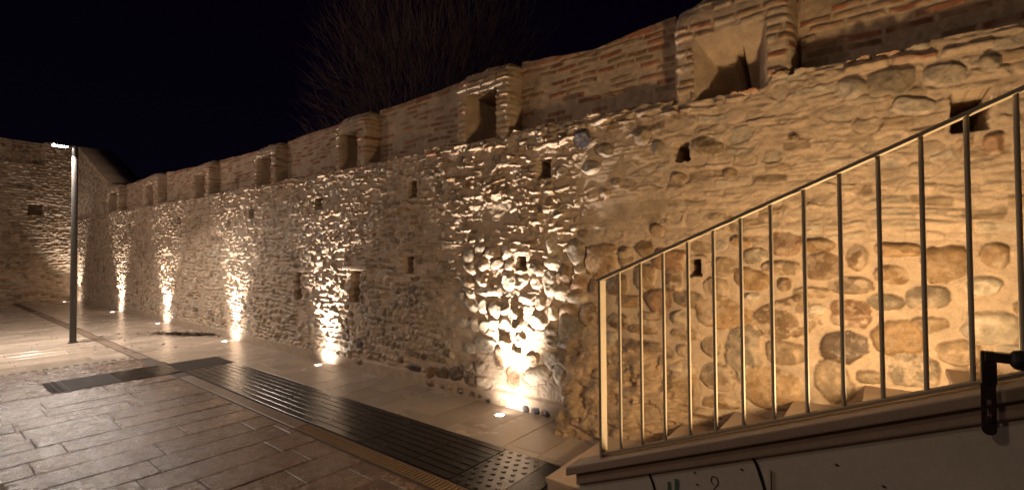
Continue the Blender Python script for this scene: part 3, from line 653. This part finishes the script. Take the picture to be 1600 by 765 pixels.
# ------------------------------------------------------------------ bare tree behind the wall
tr = tag(empty('bare_tree', (-10.3, 9.5, 0)), 'leafless many-branched tree rising in the dark behind the wall', 'tree')
tk = MB(); br = MB(); R = random.Random(11)
tk.tube([(-10.3, 9.5, 0), (-10.2, 9.5, 1.2), (-10.25, 9.45, 2.4)], [.26, .2, .17], 10)
cnt = [0]
def grow(p, d, ln, r, lev):
    pts = [p]; rad = [r]; n = 4 if lev < 4 else 3
    for k in range(n):
        d = (d+Vector((R.gauss(0, .10), R.gauss(0, .10), R.gauss(.04, .07)))).normalized()
        p = p+d*ln/n; pts.append(p); rad.append(r*(1-.55*(k+1)/n))
    br.tube(pts, rad, 6 if lev < 2 else (4 if lev < 4 else 3), cap=False); cnt[0] += 1
    if lev >= 6: return
    nb = 3 if lev < 5 else 4
    for k in range(nb+(1 if R.random() < .4 else 0)):
        q = pts[R.randint(2, n)] if k else pts[-1]
        ax = Vector((R.gauss(0, 1), R.gauss(0, 1), R.gauss(0, .6))).normalized()
        nd_ = (d+ax*R.uniform(.3, .62)).normalized()
        grow(q, nd_, ln*R.uniform(.62, .86), rad[-1]*R.uniform(.6, .9) if k == 0 else rad[-1]*.65, lev+1)
for k in range(6):
    a = 2*math.pi*k/6+.3
    grow(Vector((-10.25, 9.45, 2.3)), Vector((math.cos(a)*.52+.1, math.sin(a)*.4, 1)).normalized(), 2.5, .085, 0)
for _ in range(6500):   # the mass of fine twigs
    a = R.uniform(0, 6.283); ph = math.asin(R.uniform(-.35, 1)); rr = R.uniform(.3, 1)**.7
    c_ = Vector((math.cos(a)*math.cos(ph), math.sin(a)*math.cos(ph), math.sin(ph)))
    q = Vector((-10.9+c_.x*4.3*rr, 9.6+c_.y*3*rr, 5.6+c_.z*5.2*rr))
    if math.sin(q.x*2.3+1)*math.sin(q.z*1.9)+math.sin(q.x*.9-q.z*1.3) < -.7: continue
    d = (Vector((c_.x*.9, c_.y*.7, abs(c_.z)+.6))+Vector((R.gauss(0, .3), R.gauss(0, .3), R.gauss(0, .3)))).normalized()
    l_ = R.uniform(.3, .9); w_ = Vector((R.gauss(0, .06), R.gauss(0, .06), 0))
    br.tube([q, q+d*l_*.5+w_*l_, q+d*l_], [.007, .005, .002], 3, cap=False)
tk.build('trunk', M['bark'], tr, smooth=True); o = br.build('crown', M['bark'], tr); print('branches', cnt[0], len(br.f))

# ------------------------------------------------------------------ lights
def light(name, kind, loc, power, color, **k):
    L = bpy.data.lights.new(name, kind); L.energy = power; L.color = color
    for a, v in k.items():
        if a not in ('target',): setattr(L, a, v)
    o = bpy.data.objects.new(name, L); o.location = loc; link(o)
    if 'target' in k: o.rotation_euler = (Vector(k['target'])-Vector(loc)).to_track_quat('-Z', 'Y').to_euler()
    return o
WARM = (1, .85, .73)
for i, (x, y) in enumerate(UPL):
    p = UPOW[i]
    light('uplight_beam', 'SPOT', (x, y, .03), p, WARM, spot_size=math.radians(72), spot_blend=1, shadow_soft_size=.018, target=(x, WY-.10, 2.4))
    light('uplight_spill', 'SPOT', (x, y, .03), p*.035, WARM, spot_size=math.radians(150), spot_blend=1, shadow_soft_size=.03, target=(x, WY+.3, .5))
light('lamp_light', 'AREA', tuple(hA+Vector((0, 0, -.05))), PA, (1, .86, .74), shape='RECTANGLE', size=.3, size_y=.12, target=(-11.6, -.6, 0))
light('square_lamp_light', 'AREA', (-8.6, -3.6, 4.6), PB, (1, .74, .60), shape='DISK', size=.3, target=(-11.5, 3.0, 0))
light('far_square_lamp_light', 'AREA', (-18.5, -6.5, 5.4), PC, (1, .74, .60), shape='DISK', size=.3, target=(-11, 3.9, 2.0))
light('stair_light', 'POINT', STP, PS, (1, .67, .34), shadow_soft_size=.10)
light('near_fill_light', 'AREA', (-2.5, -4.2, 4.8), PN, (1, .68, .44), shape='DISK', size=.3, target=(-3.0, 2.2, 1.2))  # unseen fill added to lift the near flank and paving, no fixture

# ------------------------------------------------------------------ night sky, camera
w = bpy.data.worlds.new('World'); SC.world = w; w.use_nodes = True; nt = w.node_tree; bg = nt.nodes['Background']
tc = nd(nt, 'ShaderNodeTexCoord'); sx = nd(nt, 'ShaderNodeSeparateXYZ'); nt.links.new(tc.outputs['Generated'], sx.inputs[0])
cr = nd(nt, 'ShaderNodeValToRGB'); nt.links.new(sx.outputs['Z'], cr.inputs[0])
cr.color_ramp.elements[0].color = (.0016, .0009, .0034, 1); cr.color_ramp.elements[1].color = (.0009, .0004, .0020, 1); cr.color_ramp.elements[1].position = .5
nt.links.new(cr.outputs[0], bg.inputs['Color']); bg.inputs['Strength'].default_value = 1
cam = bpy.data.cameras.new('camera'); co = link(bpy.data.objects.new('camera', cam))
cam.sensor_width = 36; cam.lens = 739.45/1600*36; cam.clip_start = .05; cam.clip_end = 400
rt = Vector((0.78597299, 0.61822047, -0.00706442)); up = Vector((0.0183861, -0.01195085, 0.99975954)); fw = Vector((-0.61798738, 0.78591388, 0.02075971))
mt = Matrix((( rt.x, up.x, -fw.x, 0), (rt.y, up.y, -fw.y, 0), (rt.z, up.z, -fw.z, CAMH), (0, 0, 0, 1)))
co.matrix_world = mt
SC.camera = co
SC.view_settings.view_transform = 'Standard'; SC.view_settings.look = 'None'; SC.view_settings.gamma = 1; SC.view_settings.use_curve_mapping = False
SC.view_settings.exposure = EXPO
SC.render.engine = 'CYCLES'; SC.cycles.use_denoising = True; SC.cycles.max_bounces = 6; SC.cycles.sample_clamp_indirect = 4
